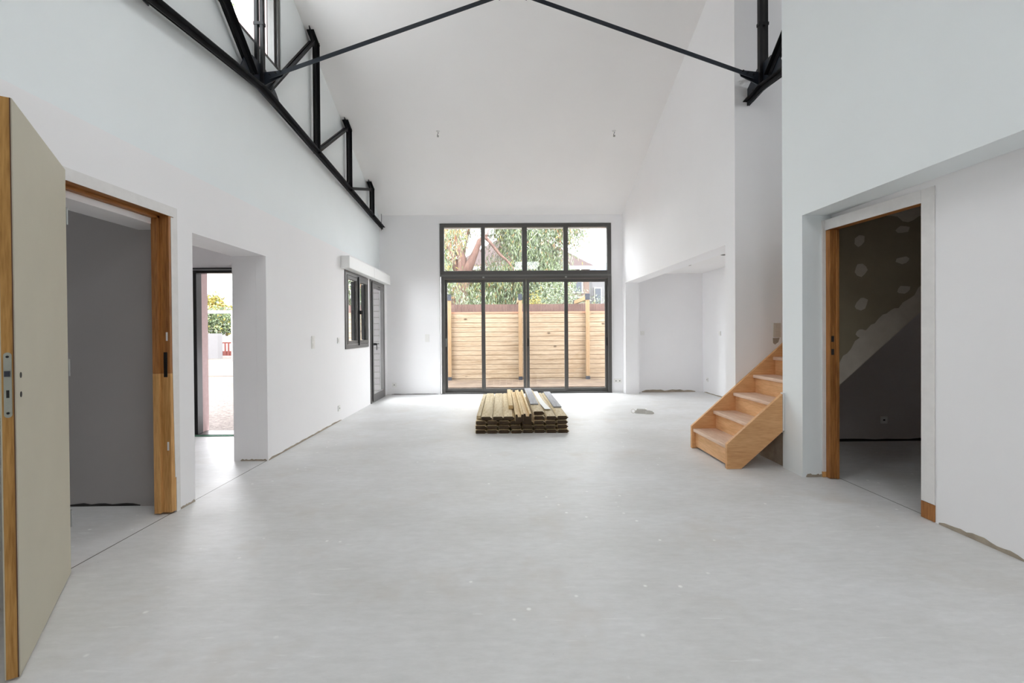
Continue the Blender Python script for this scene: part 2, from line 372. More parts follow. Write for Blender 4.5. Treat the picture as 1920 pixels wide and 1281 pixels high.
# brick outer skin of the far wall
struct(MB().box(-2.42,-2.67,9.02,9.0295,.0,2.22).build('wall_pale_block', M['brick_pale'], recenter=False, loc=(0,0,0)), 'pale painted block reveals outside the garden door and casement')
bk = MB(); slab(bk, 1, 9.601, 9.71, -2.85, 4.5, -.1, 3.7, [(-1.25, 2.243, -.1, 3.465)])
struct(bk.build('wall_far_brick', M['brick_red'], recenter=False, loc=(0,0,0)), 'red brick outer face round the large window')

# right wall by the alcove (runs very slightly out of square)
wr = MB(); slab(wr, 0, 2.52, 2.79, 4.882, 9.259, 0, 9., [(5.09, 9.07, 0, 2.22)], ztop=ceil_z)
wr.mapv(lambda x,y,z: (x-.0114*(y-4.882), y, z))
struct(weld(wr.build('wall_right', M['wall'], recenter=False, loc=(0,0,0))))
# alcove shell
al = MB(); al.box(2.79, 4.11, 5.071, 5.2, 0, 2.42).box(4.11, 4.26, 5.071, 9.55, 0, 2.42)
struct(al.build('wall_alcove', M['wall'], recenter=False, loc=(0,0,0)))
al = MB(); al.box(2.72, 4.26, 9.07, 9.2, 0, 2.42).mapv(lambda x,y,z:(x,y,z))
al = MB(); al.face([(2.745,9.258,0),(4.11,9.258,0),(4.11,9.258,2.42),(2.745,9.258,2.42)])
ac = MB().box(2.72, 4.26, 5.071, 9.255, 2.42, 2.5)
struct(ac.build('ceiling_alcove', M['ceiling'], recenter=False, loc=(0,0,0)))
# stair well back wall with the under-stair recess
ws = MB(); slab(ws, 1, 4.88, 5.07, 2.52, 5.3, 0, 9., [(3.2, 5.2, 0, 2.3)], ztop=lambda u: ceil_z(4.97))
ws.box(3.1, 5.3, 5.07, 5.071, 0, 2.4, mi=1)
struct(weld(ws.build('wall_stairwell', [M['wall'], M['greystore']], recenter=False, loc=(0,0,0))))
# near right wall: high bulkhead, column, thin door wall
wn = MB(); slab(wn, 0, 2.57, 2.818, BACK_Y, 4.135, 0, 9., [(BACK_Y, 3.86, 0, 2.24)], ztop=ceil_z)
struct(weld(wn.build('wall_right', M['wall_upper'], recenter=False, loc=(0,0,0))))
wd = MB(); slab(wd, 0, 2.82, 2.92, BACK_Y, 4.13, 0, 2.6, [(2.98, 4.05, 0, 2.13)])
struct(weld(wd.build('wall_right', M['wall'], recenter=False, loc=(0,0,0))))
# store room behind the right doorway and the landing above
cr_ = slab(MB(), 0, 5.2, 5.35, 1.2, 4.88, 0, 5.6, [(2.2, 3.2, 3.5, 4.5)]).box(2.92, 5.2, 1.2, 1.3, 0, 2.6)
struct(cr_.build('wall_store', M['greystore'], recenter=False, loc=(0,0,0)))
struct(MB().box(2.92, 5.2, 1.2, 4.13, 2.5, 2.7).build('ceiling_store', M['greyroom'], recenter=False, loc=(0,0,0)))
struct(MB().box(2.92, 5.35, BACK_Y, 1.2, 2.5, 2.7).box(5.2, 5.35, BACK_Y, 1.2, 2.7, 5.5).box(2.92,5.35,BACK_Y,BACK_Y+.1,2.7,4.).build('wall_landing', M['wall'], recenter=False, loc=(0,0,0)))
# plasterboard panel above the under-stair diagonal
def diag(x): return .755 + .888*(x-3.096)
pb = MB().prism([(2.925, diag(2.925)),(4.95, diag(4.95)),(4.95,2.5),(2.925,2.5)], 1, 4.135, 4.20)
pan = pb.build('wall_plasterboard', M['board'], recenter=False, loc=(0,4.135,0))
struct(pan, 'brown plasterboard panel with filled screw rows and white diagonal edge')
def ragged(seed, pts_lo, hi_fn, n):
    pass
random.seed(3)
band = MB(); N_ = 40; lo = []; hi = []
for k in range(N_+1):
    x = 2.93 + (4.4-2.93)*k/N_
    lo.append((x, diag(x))); hi.append((x - .06, diag(x) + .20 - .035*math.sin(k*.33) + random.uniform(-.018, .018)))
for k in range(N_): band.face([(lo[k][0],4.132,lo[k][1]),(lo[k+1][0],4.132,lo[k+1][1]),(max(2.926,hi[k+1][0]),4.132,hi[k+1][1]),(max(2.926,hi[k][0]),4.132,hi[k][1])])
tb = MB(); top = [(2.93+.05*k) for k in range(30)]
b_ = band.build('filler_band', M['filler'], pan)
zb = [2.40-.03*math.sin(k*.9)-random.uniform(0,.03)-(.10 if 11 < k < 26 else 0) for k in range(30)]
for k in range(29): tb.face([(top[k],4.132,zb[k]),(top[k+1],4.132,zb[k+1]),(top[k+1],4.132,2.499),(top[k],4.132,2.499)])
tb.build('filler_band', M['filler'], pan)
for (x,z,ww,hh,sh) in ((3.281,2.072,.05,.055,0),(3.295,1.809,.06,.062,1),(3.295,1.496,.06,.06,2),(3.294,1.228,.055,.04,3),(3.68,2.177,.065,.035,4),(3.68,1.894,.065,.035,5),(3.69,1.626,.06,.04,6)):
    pm = MB(); n=9; pts = []
    for k in range(n):
        t = 2*PI*k/n + random.uniform(-.2,.2); r = random.uniform(.8,1.12); pts.append((x+math.cos(t)*ww*r + (math.sin(t)*.012), 4.131, z+math.sin(t)*hh*r))
    pm.face(pts); pm.build('filler_patch', M['filler'], pan)

# hall and store on the left
hw = MB(); slab(hw, 1, 5.70, 5.90, -5.2, -2.67, 0, 2.75, [(-3.82, -2.86, 0, 2.085)])
struct(weld(hw.build('wall_hall', M['wall'], recenter=False, loc=(0,0,0))))
struct(slab(MB(),0,-5.2,-5.05,.6,5.69,0,2.5,[(1.6,2.2,1.3,1.9)]).build('wall_hall_side', M['wall'], recenter=False, loc=(0,0,0)))
struct(MB().box(-5.05,-2.67,3.385,3.46,0,2.5).box(-2.669,-2.4315,3.379,3.3845,0,2.034).build('wall_partition', M['greyroom'], recenter=False, loc=(0,0,0)))
struct(MB().box(-5.05,-2.67,.6,.7,0,2.5).build('wall_store_left', M['greyroom'], recenter=False, loc=(0,0,0)))
struct(MB().box(-5.3,-2.80,.5,6.1,2.5,2.72).build('ceiling_hall', M['ceiling'], recenter=False, loc=(0,0,0)))
# mauve rendered reveal outside the hall door
struct(MB().box(-3.8195,-3.80,5.765,5.93,.02,2.08).build('trim_1', M['mauve'], recenter=False, loc=(0,0,0)), 'mauve rendered outer door reveal')
# back wall behind the camera with a wide patio window
wb = MB(); slab(wb, 1, BACK_Y-.3, BACK_Y, -2.8, 5.35, 0, 9., [], ztop=lambda u: ceil_z(BACK_Y-.1))
struct(weld(wb.build('wall_back', M['wall'], recenter=False, loc=(0,0,0))))

# ragged unpainted strips at wall feet
def foot(name, axis, plane, u0, u1, h, m, side, n=14, seed=1):
    random.seed(seed); mb = MB(); prev = None
    for k in range(n+1):
        u = u0+(u1-u0)*k/n; z = h*random.uniform(.55,1.1)
        if k in (0,n): z = h*.3
        p = (u,z)
        if prev:
            d = .003*side; q = [(prev[0],0),(u,0),(u,z),(prev[0],prev[1])]
            if axis == 0: mb.hexa([(plane,a,b+.0005) for a,b in q]+[(plane+d,a,b+.0005) for a,b in q])
            else: mb.hexa([(a,plane,b+.0005) for a,b in q]+[(a,plane+d,b+.0005) for a,b in q])
        prev = p
    o = mb.build(name, m, recenter=False, loc=(0,0,0)); struct(o, 'ragged unpainted strip where the skirting will go'); return o
foot('trim_2', 0, 2.82, 2.42, 2.90, .035, M['raw_plaster'], -1, seed=4)
foot('trim_3', 1, 9.2575, 2.85, 3.95, .05, M['raw_plaster'], -1, seed=5)
foot('trim_4', 0, -2.33, 4.55, 6.6, .022, M['raw_plaster'], 1, 30, seed=6)
foot('trim_5', 0, -2.33, 3.275, 3.46, .02, M['raw_plaster'], 1, seed=7)
foot('trim_6', 1, 4.535, -2.6, -2.34, .02, M['raw_plaster'], -1, seed=8)
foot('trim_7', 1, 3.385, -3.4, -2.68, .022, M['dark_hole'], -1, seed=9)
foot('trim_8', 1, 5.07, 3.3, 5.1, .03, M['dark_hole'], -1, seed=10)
foot('trim_9', 0, 4.11, 7.4, 9.2, .02, M['raw_plaster'], -1, seed=11)
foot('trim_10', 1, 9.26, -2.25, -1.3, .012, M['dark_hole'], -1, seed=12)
foot('trim_11', 1, 3.86, 2.6, 2.78, .03, M['raw_plaster'], -1, seed=13)

# ------------------------------------------------------------------ window_1: the large glazed front
def pane(x0,x1,y,z0,z1,parent): return MB().box(x0,x1,y,y+.012,z0,z1).build('pane', M['glass'], parent)
W = empty('window_1', (.5, 9.30, 0)); struct(W, 'anthracite sliding patio window under four fixed top lights')
X0, X1 = -1.245, 2.238
def mb_frame(x0,x1,z0,z1,y0,y1,t,tb=None,tt=None):
    tb = t if tb is None else tb; tt = t if tt is None else tt
    return MB().box(x0,x0+t,y0,y1,z0,z1).box(x1-t,x1,y0,y1,z0,z1).box(x0+t,x1-t,y0,y1,z1-tt,z1).box(x0+t,x1-t,y0,y1,z0,z0+tb)
fr = mb_frame(X0, X1, 2.425, 3.46, 9.245, 9.33, .085, .075, .075)
fr.build('top_frame', M['alu'], W, bevel=.004)
for a,b in ((-.395,-.33),(.435,.525),(1.28,1.36)):
    MB().box(a-.015,b,9.25,9.33,2.50,3.385).build('mullion', M['alu'], W, bevel=.004)
for a,b in ((X0+.085,-.41),(-.33,.42),(.525,1.265),(1.36,X1-.085)): pane(a,b,9.29,2.50,3.385,W)
MB().box(X0,X1,9.238,9.35,2.385,2.424).build('transom', M['alu_light'], W, bevel=.004)
lf = mb_frame(X0+.02, X1-.0, 0.0, 2.385, 9.235, 9.36, .07, .03, .05)
lf.build('sliding_frame', M['alu'], W, bevel=.004)
MB().box(X0+.0,X1,9.215,9.234,0,.012).build('threshold', M['alu_light'], W)
pnl = [(X0+.092,-.375,9.30,.045,.04),(-.375,.497,9.262,.04,.06),(.503,1.318,9.262,.06,.04),(1.318,X1-.072,9.30,.04,.05)]
for i,(a,b,y,tl,tr) in enumerate(pnl):
    m_ = MB(); z0,z1 = .032,2.33
    m_.box(a,a+tl,y,y+.036,z0,z1).box(b-tr,b,y,y+.036,z0,z1).box(a+tl,b-tr,y,y+.036,z1-.06,z1).box(a+tl,b-tr,y,y+.036,z0,z0+.07)
    p_ = m_.build('sliding_panel', M['alu'], W, bevel=.003)
    pane(a+tl,b-tr,y+.012,z0+.07,z1-.06,p_)
    hx = {0:a+.016,2:a+.03,3:b-.02}.get(i)
    if hx is not None:
        MB().box(hx-.014,hx+.014,y-.022,y-.001,.96,1.13).build('handle', M['handle'] if i else M['chrome'], p_, bevel=.004)
for xx in (-.365, 1.31):
    MB().box(xx-.02,xx+.02,9.228,9.245,2.35,2.38).build('roller_guide', M['chrome'], W)

# ------------------------------------------------------------------ window_2 and door_2 on the left wall
def lwin(name, y0,y1,z0,z1, label):
    o = empty(name, (-2.36,(y0+y1)/2,z0)); struct(o, label)
    m_ = MB(); t=.06
    for a,b,c,d in ((y0,y0+t,z0,z1),(y1-t,y1,z0,z1),(y0+t,y1-t,z0,z0+t),(y0+t,y1-t,z1-t,z1)): m_.box(-2.315,-2.385,a,b,c,d)
    m_.build('frame', M['alu_light'], o, bevel=.003)
    return o
wo = lwin('window_2', 6.785,7.945,1.02,2.20,'anthracite casement window with two sashes in the left wall')
for k,(a,b) in enumerate(((6.85,7.36),(7.37,7.88))):
    m_ = MB(); t=.055; z0,z1=1.085,2.135
    for p,q,c,d in ((a,a+t,z0,z1),(b-t,b,z0,z1),(a+t,b-t,z0,z0+t),(a+t,b-t,z1-t,z1)): m_.box(-2.295 if k else -2.31,-2.36,p,q,c,d)
    s_ = m_.build('sash', M['alu'], wo, bevel=.003)
    MB().box(-2.335,-2.347,a+t,b-t,z0+t,z1-t).build('pane', M['glass'], s_)
    m_ = MB()
    for p,q,c,d in ((a+t,a+t+.012,z0+t,z1-t),(b-t-.014,b-t,z0+t,z1-t),): m_.box(-2.348,-2.405,p,q,c,d)
    m_.build('seal', M['black_rubber'], s_)
    if k:
        MB().box(-2.255,-2.294,a+.02,a+.035,1.56,1.62).box(-2.24,-2.255,a+.02,a+.035,1.49,1.62).build('handle', M['handle'], s_, bevel=.003)
MB().box(-2.29,-2.31,7.352,7.37,1.06,2.16).build('cover_strip', M['black_rubber'], wo)
do = lwin('door_2', 8.065,9.025,0.0,2.22,'anthracite glazed garden door beside the casement window')
m_ = MB(); a,b,z0,z1,t = 8.13,8.96,.065,2.15,.075
for p,q,c,d in ((a,a+t,z0,z1),(b-t,b,z0,z1),(a+t,b-t,z0,z0+.09),(a+t,b-t,z1-t,z1)): m_.box(-2.30,-2.37,p,q,c,d)
s_ = m_.build('leaf', M['alu_light'], do, bevel=.003)
MB().box(-2.335,-2.347,a+t,b-t,z0+.09,z1-t).build('pane', M['glass'], s_)
MB().box(-2.299,-2.312,8.128,8.142,.03,2.18).build('seal', M['black_rubber'], s_)
MB().box(-2.25,-2.299,8.17,8.19,1.035,1.075).box(-2.235,-2.25,8.17,8.30,1.05,1.07).box(-2.235,-2.25,8.17,8.185,.95,1.05).build('handle', M['handle'], s_, bevel=.003)
MB().box(-2.296,-2.2985,8.5,8.66,2.10,2.115).build('vent_slot', M['black_rubber'], s_)
# shutter boxes
for (a,b,lb) in ((6.63,7.92,'long white roller shutter box over the casement window'),(7.93,9.05,'white roller shutter box over the garden door, nearer the corner')):
    o = MB().box(-2.2,-2.329,a,b,2.205,2.385).build('shutter_box', M['box_white'], bevel=.008); tag(o, lb, 'shutter box', 'shutter boxes on the left wall')

# ------------------------------------------------------------------ window_3 high in the left wall
wo = empty('window_3', (-2.55,4.55,4.19)); struct(wo, 'high window behind the steel truss')
m_ = MB(); y0,y1,z0,z1,t = 3.915,5.185,4.195,5.235,.05
for a,b,c,d in ((y0,y0+t,z0,z1),(y1-t,y1,z0,z1),(y0+t,y1-t,z0,z0+.035),(y0+t,y1-t,z1-t,z1)): m_.box(-2.475,-2.56,a,b,c,d)
m_.build('frame', M['alu'], wo, bevel=.003)
m_ = MB(); t2=.04
for a,b,c,d in ((y0+t,y0+t+t2,z0+.035,z1-t),(y1-t-t2,y1-t,z0+.035,z1-t),(y0+t+t2,y1-t-t2,z0+.035,z0+.06),(y0+t+t2,y1-t-t2,z1-t-t2,z1-t)): m_.box(-2.50,-2.57,a,b,c,d)
s_ = m_.build('sash', M['alu'], wo)
MB().box(-2.53,-2.54,y0+t+t2,y1-t-t2,z0+.06,z1-t-t2).build('pane', M['glass'], s_)
struct(MB().box(-2.58,-2.90,5.10,5.19,4.19,5.24).build('trim_12', M['mauve'], recenter=False, loc=(0,0,0)), 'pinkish outer reveal of the high window')

# unseen windows that light the landing and the left store
for nm_,(xa,xb,ya,yb,za,zb) in (('window_5',(5.24,5.30,2.2,3.2,3.5,4.5)),('window_6',(-5.16,-5.10,1.6,2.2,1.3,1.9))):
    wo = empty(nm_, ((xa+xb)/2,(ya+yb)/2,za)); struct(wo, 'added unseen side window for fill daylight')
    m_ = MB()
    for a,b,c,d in ((ya,ya+.05,za,zb),(yb-.05,yb,za,zb),(ya+.05,yb-.05,za,za+.05),(ya+.05,yb-.05,zb-.05,zb)): m_.box(xa,xb,a,b,c,d)
    m_.build('frame', M['alu'], wo); MB().box((xa+xb)/2,(xa+xb)/2+.01,ya+.05,yb-.05,za+.05,zb-.05).build('pane', M['glass'], wo)
struct(MB().box(-4.3,-2.81,5.99,9.6,2.75,2.9).build('shade_slab', M['house_white'], recenter=False, loc=(0,0,0)), 'added unseen slab shading the openings in the left wall')  # overhang added out of view to cut sky light in the far left corner
# roof light in the near slope; the one farther back is added for fill
for n_,(xa,xb,ya,yb) in ((4,(-1.2,-.2,1.5,2.6)),(7,(.5,1.6,-1.1,.2))):
    ym=(ya+yb)/2
    wo = empty('window_%d'%n_, ((xa+xb)/2,ym,ceil_z(ym))); struct(wo, 'unseen roof light in the near slope')
    def q(x,y,dz): return (x,y,ceil_z(y)+dz)
    m_ = MB()
    for (a,b,c,d) in ((xa,xa+.06,ya,yb),(xb-.06,xb,ya,yb),(xa+.06,xb-.06,ya,ya+.07),(xa+.06,xb-.06,yb-.07,yb)):
        m_.hexa([q(a,c,.12),q(b,c,.12),q(b,d,.12),q(a,d,.12),q(a,c,.3),q(b,c,.3),q(b,d,.3),q(a,d,.3)])
    m_.build('frame', M['alu'], wo)
    c4=((xa+.06,ya+.07),(xb-.06,ya+.07),(xb-.06,yb-.07),(xa+.06,yb-.07))
    MB().hexa([q(a,b,.2) for a,b in c4]+[q(a,b,.21) for a,b in c4]).build('pane', M['glass'], wo)

# ------------------------------------------------------------------ door_1: left doorway with the open leaf
D = empty('door_1', (-2.36, 2.83, 0)); struct(D, 'pine framed doorway with its primed leaf standing open')
# jamb far side: two materials, stained above, bare below; stepped rebate
def jamb(z0,z1,m_,dx=0.):
    return MB().box(-2.326,-2.39,3.215,3.262,z0,z1).box(-2.39,-2.435,3.195,3.262,z0,z1).build('jamb', m_, D, bevel=.003)
jamb(0.012,.99,M['jamb_pale']); jamb(.99,2.095,M['jamb_z'])
MB().box(-2.326,-2.39,2.403,2.44,0.012,2.095).box(-2.39,-2.435,2.403,2.46,.012,2.095).build('jamb', M['jamb_z'], D, bevel=.003)
MB().box(-2.326,-2.39,2.403,3.262,2.095,2.128).box(-2.39,-2.435,2.403,3.262,2.075,2.128).build('head', M['jamb_y'], D, bevel=.003)
MB().box(-2.3245,-2.3295,3.262,3.30,.001,2.165).box(-2.3245,-2.3295,2.42,3.262,2.128,2.165).build('painted_architrave', M['primer'], D)
MB().prism([(3.250,.25),(3.262,.25),(3.262,2.09),(3.236,2.09),(3.236,1.1)],0,-2.3235,-2.3258).box(-2.3235,-2.3258,2.42,3.262,2.0955,2.128).build('painted_face', M['primer'], D)
MB().box(-2.345,-2.37,3.2135,3.2148,.965,1.14).build('strike_plate', M['handle'], D)
for z_ in (.45,1.22): MB().box(-2.34,-2.352,3.2128,3.2148,z_,z_+.06).build('filler_dab', M['primer'], D)
# the leaf
hx,hy = -2.288,2.425; fx,fy = -1.785,1.690
dv = Vector((fx-hx,fy-hy,0)); Lf = dv.length; ang = math.atan2(dv.y,dv.x)
def rot(mb):
    ca,sa = math.cos(ang),math.sin(ang); return mb.mapv(lambda x,y,z:(hx+x*ca-y*sa, hy+x*sa+y*ca, z))
# local: x along leaf from hinge, room face at y=0, thickness towards -y
TH=.04
leaf = rot(MB().box(0,Lf-.001,-.004,0,.010,2.135).box(0,Lf-.001,-TH,-TH+.004,.010,2.135)); 
lo_ = leaf.build('door_leaf', M['primer_door'], D)
rot(MB().box(.0,Lf,-TH+.004,-.004,.010,2.135)).build('core', M['pine_door'], lo_)
rot(MB().box(Lf-.0005,Lf+.0012,-.0062,-.0032,.010,2.135)).build('lipping', M['brown_edge'], lo_)
def plate():
    pts=[]; cy0=-TH/2; r=.0105
    for k in range(9): t=PI*k/8; pts.append((cy0+r*math.cos(t), 1.195+r*math.sin(t)*1.0))
    for k in range(9): t=PI+PI*k/8; pts.append((cy0+r*math.cos(t), .978+r*math.sin(t)))
    return rot(MB().prism(pts,0,Lf,Lf+.003))
plate().build('lock_plate', M['lockplate'], lo_)
rot(MB().box(Lf+.002,Lf+.012,-TH/2-.007,-TH/2+.007,1.118,1.138)).build('latch', M['cap_grey'], lo_)
rot(MB().box(Lf+.002,Lf+.0036,-TH/2-.004,-TH/2+.004,1.040,1.068)).build('bolt_slot', M['dark_hole'], lo_)
for z_ in (1.190,.984):
    rot(MB().tube([(Lf+.002,-TH/2,z_),(Lf+.0045,-TH/2,z_)],.0045,10)).build('screw', M['handle'], lo_)
for z_ in (1.118,1.045):
    rot(MB().tube([(Lf-.06,.0,z_),(Lf-.06,.0012,z_)],.011,12)).build('spindle_hole', M['dark_hole'], lo_)
for z_ in (.25,1.05,1.85):
    rot(MB().tube([(-.008,.0,z_),(-.008,.0,z_+.09)],.007,10)).build('hinge', M['chrome'], lo_)

# ------------------------------------------------------------------ door_3: right doorway frame
D = empty('door_3', (2.84,3.41,0)); struct(D, 'open doorway with orange pine jamb and white painted casing')
MB().box(2.764,2.812,3.80,3.855,.004,2.105).build('jamb', M['jamb_z'], D, bevel=.003)
MB().box(2.8125,2.838,3.79,3.855,.004,2.105).build('stop', M['jamb_z'], D, bevel=.003)
MB().box(2.8205,2.866,2.981,3.02,.004,2.105).build('jamb', M['jamb_z'], D, bevel=.003)
def skew(xa0,xa1,xb0,xb1,y0,y1,z0,z1): return MB().hexa([(xb0,y0,z0),(xb1,y0,z0),(xa1,y1,z0),(xa0,y1,z0),(xb0,y0,z1),(xb1,y0,z1),(xa1,y1,z1),(xa0,y1,z1)])
skew(2.768,2.84,2.8205,2.88,2.981,3.855,2.107,2.128).build('head', M['jamb_y'], D, bevel=.002)
for z_ in (1.16,1.05): MB().box(2.775,2.797,3.797,3.801,z_,z_+.05).build('lock_recess', M['dark_hole'], D)
MB().box(2.8135,2.8195,2.925,3.02,.115,2.195).build('casing', M['primer'], D)
MB().box(2.813,2.8195,2.925,3.02,.003,.112).build('bare_casing_foot', M['jamb_z'], D)
MB().box(2.735,2.7635,3.846,3.859,.05,2.195).build('casing', M['primer'], D)
MB().box(2.735,2.7635,3.846,3.859,.003,.049).build('bare_casing_foot', M['jamb_pale'], D)
skew(2.756,2.7635,2.8135,2.819,3.021,3.845,2.109,2.195).build('casing', M['primer'], D)

# entrance door frame in the hall
D = empty('door_4', (-3.3,5.7,0)); struct(D, 'black entrance door frame standing open to the gravel drive')
m_ = MB(); m_.box(-3.818,-3.765,5.66,5.76,.02,2.08).box(-2.92,-2.865,5.66,5.76,.02,2.08).box(-3.765,-2.92,5.66,5.76,2.015,2.08); m_.build('frame', M['handle'], D, bevel=.003)
MB().box(-3.81,-2.87,5.64,5.659,2.045,2.06).build('strip', M['chrome'], D)
MB().box(-3.818,-2.865,5.66,5.89,.0,.019).build('sill', M['alu_light'], D)
MB().box(-3.815,-2.87,5.635,5.655,.0005,.012).build('green_tape', M['green_tape'], D)

# ------------------------------------------------------------------ steel trusses
def angle_pair(mb, p0, p1, w, g=.006, t=.007, side=+1, fl=None):
    """two back-to-back angles in the truss plane (x across); flange on the +n edge"""
    p0,p1 = Vector(p0),Vector(p1); d=(p1-p0).normalized(); X=Vector((1,0,0)); n=d.cross(X).normalized()*side
    fl = w if fl is None else fl
    for s in (-1,1):
        o=X*(s*(g+t/2)); mb.bar(p0+o,p1+o,t,w,side=(1,0,0))
        o=X*(s*(g+fl/2))+n*(w/2-t/2); mb.bar(p0+o,p1+o,fl,t,side=(1,0,0))
    return mb
def plate_yz(mb, x, pts, t=.010): return mb.prism(pts,0,x-t/2,x+t/2)
def bolts(x, pts, o):
    for (y,z) in pts:
        MB().tube([(x-.022,y,z),(x+.022,y,z)],.013,6).build('bolt',M['steel'],o)
def chord_z(y): return 3.718-.0755*(y-4.6) if y>4.6 else 3.722-.112*(4.6-y)
def truss(x, ya, yb, label, nodes, name='roof_truss'):
    o = empty(name,(x,4.6,3.7)); tag(o,label,'truss','steel roof trusses')
    if yb>4.6: angle_pair(MB(),(x,4.6,chord_z(4.6)),(x,yb,chord_z(yb)),.05,side=-1).build('bottom_chord',M['steel'],o)
    if ya<4.6: angle_pair(MB(),(x,ya,chord_z(ya)),(x,4.6,chord_z(4.6)),.05,side=-1).build('bottom_chord',M['steel'],o)
    # node gusset at the king post
    z=chord_z(4.6)
    pl=[(4.22,z-.05),(4.33,z+.16),(4.45,z+.24),(4.70,z+.24),(4.92,z+.11),(5.10,z-.05),(4.6,z-.035)]
    plate_yz(MB(),x,pl,.012).build('gusset_plate',M['steel_blue'],o)
    bolts(x,[(4.45,z+.06),(4.52,z+.11),(4.6,z+.13),(4.68,z+.1),(4.75,z+.05),(4.62,z+.04)],o)
    # king post: two spaced members joined by a spacer
    for dy in (-.03,.03):
        for s in (-1,1):
            pass
    for s,nm in ((-1,0),(1,1)):
        m_=MB(); m_.bar((x+s*.028,4.6,z+.04),(x+s*.028,4.6,RIDGE_Z-.03),.03,.045,side=(1,0,0)); m_.build('king_post',M['steel'],o)
    MB().box(x-.05,x+.05,4.575,4.625,z+.62,z+.65).build('spacer',M['steel'],o)
    for (y,kind) in nodes: pass
    return o
def vertical(o,x,y):
    angle_pair(MB(),(x,y,chord_z(y)+.0),(x,y,ceil_z(y)-.012),.05,side=1,fl=.04).build('vertical_strut',M['steel'],o)
    z=chord_z(y); plate_yz(MB(),x,[(y-.13,z-.01),(y-.05,z+.12),(y+.05,z+.12),(y+.16,z-.03)]).build('gusset_plate',M['steel'],o)
def capn(o,x,y):
    z=ceil_z(y)
    sl=-.435 if y>RIDGE_Y else .37
    plate_yz(MB(),x,[(y-.13,z-.13*-sl*-1-.004+(.0)),(y+.10,z+.10*sl-.004),(y+.06,z-.13),(y-.04,z-.13)]).build('gusset_plate',M['steel'],o)
    MB().bar((x,y-.10,z-.10*sl-.022),(x,y+.10,z+.10*sl-.022),.09,.012,side=(1,0,0)).build('top_cleat',M['steel'],o)
def diagonal(o,x,y0,y1,fl=.035,big=False):
    z0=chord_z(y0)+.06; z1=ceil_z(y1)-.10
    sgn = 1 if y1>y0 else -1
    angle_pair(MB(),(x,y0+sgn*.04,z0),(x,y1-sgn*.03,z1),.045 if not big else .06,side=-sgn,fl=fl if not big else .045).build('diagonal_brace',M['steel'],o)
XL=-2.40
T=truss(XL,BACK_Y+.02,9.245,'black steel truss along the left wall with upright and diagonal struts',[])
for y in (5.98,7.25,8.50): vertical(T,XL,y); capn(T,XL,y-.06)
diagonal(T,XL,4.72,5.92); diagonal(T,XL,6.02,7.18); diagonal(T,XL,7.30,8.44)
diagonal(T,XL,4.50,3.0,big=True); capn(T,XL,3.0)
for y in (3.0,1.6): vertical(T,XL,y)
diagonal(T,XL,2.95,1.65)
MB().box(XL-.004,XL+.004,9.17,9.18,chord_z(9.2)-.06,ceil_z(9.2)-.02).build('end_hanger',M['steel'],T)
XR=2.665
T2=truss(XR,1.0,4.879,'black steel truss node showing beyond the edge of the right wall',[])
diagonal(T2,XR,4.52,3.0,big=True)
MB().bar((XR,4.66,chord_z(4.6)+.08),(XR-.0,4.876,chord_z(4.6)+.25),.05,.012,side=(1,0,0)).build('cut_brace',M['steel'],T2)
# ridge braces: flat bars meeting on the centre line under the ridge
APX=(.135,4.6,4.67)
for (x0,s,lb) in ((XL,1,'long flat steel brace rising from the left truss to mid room'),(XR,-1,'long flat steel brace rising from the right truss to mid room')):
    o=empty('roof_brace',(x0+s*.05,4.6,chord_z(4.6)+.09)); tag(o,lb,'roof brace','flat steel roof braces')
    a=Vector((x0+s*.10,4.6,chord_z(4.6)+.115)); b=Vector(APX)-Vector((s*.06,0,0))
    MB().bar(a,b,.045,.012,side=(0,1,0)).bar(a+Vector((0,-.02,-.018)),b+Vector((0,-.02,-.018)),.006,.038,side=(0,1,0)).build('flat_bar',M['steel_blue'],o)
    MB().prism([(x0+s*.02,chord_z(4.6)+.02),(x0+s*.03,chord_z(4.6)+.16),(x0+s*.12,chord_z(4.6)+.17),(x0+s*.24,chord_z(4.6)+.185),(x0+s*.22,chord_z(4.6)+.12)],1,4.606,4.616).build('end_plate',M['steel_blue'],o)
    for dx_ in (.09,.15,.20):
        p=a+(b-a).normalized()*(dx_-.08); MB().tube([(p.x,4.57,p.z),(p.x,4.63,p.z)],.011,6).build('bolt',M['steel'],o)
o=MB().prism([(.135-.14,4.60),(.135-.12,4.68),(.135,4.74),(.135+.12,4.68),(.135+.14,4.60),(.135,4.66)],1,4.594,4.606).bar((.135,4.6,4.70),(.135,4.6,RIDGE_Z-.03),.04,.012,side=(1,0,0)).build('brace_hanger',M['steel'])
tag(o,'small steel hanger plate under the ridge where both flat braces meet','hanger')

# ------------------------------------------------------------------ staircase
ST=empty('staircase',(2.3,4.49,0)); tag(ST,'light beech staircase rising to the right behind the wall','staircase')
SL=.886
def stringer(y0,y1,z_foot,x1,x0):
    top=lambda x: z_foot+SL*(x-x0); bot=lambda x: SL*(x-2.168)
    pts=[(x0,0.001),(2.168,0.001),(x1,bot(x1)),(x1,top(x1)),(x0,z_foot)]
    return MB().prism(pts,1,y0,y1)
stringer(4.845,4.878,.239,4.5,2.028).build('far_stringer',M['stair_x'],ST,bevel=.003)
stringer(4.10,4.134,.229,2.548,2.037).build('near_stringer',M['stair_x'],ST,bevel=.003)
ns=MB().prism([(2.93,SL*(2.93-2.168)+.03),(4.5,SL*(4.5-2.168)+.03),(4.5,SL*(4.5-2.037)+.23),(2.93,SL*(2.93-2.037)+.23)],1,4.205,4.235).build('near_stringer',M['stair_x'],ST)
RUN,RISE=.2155,.1905
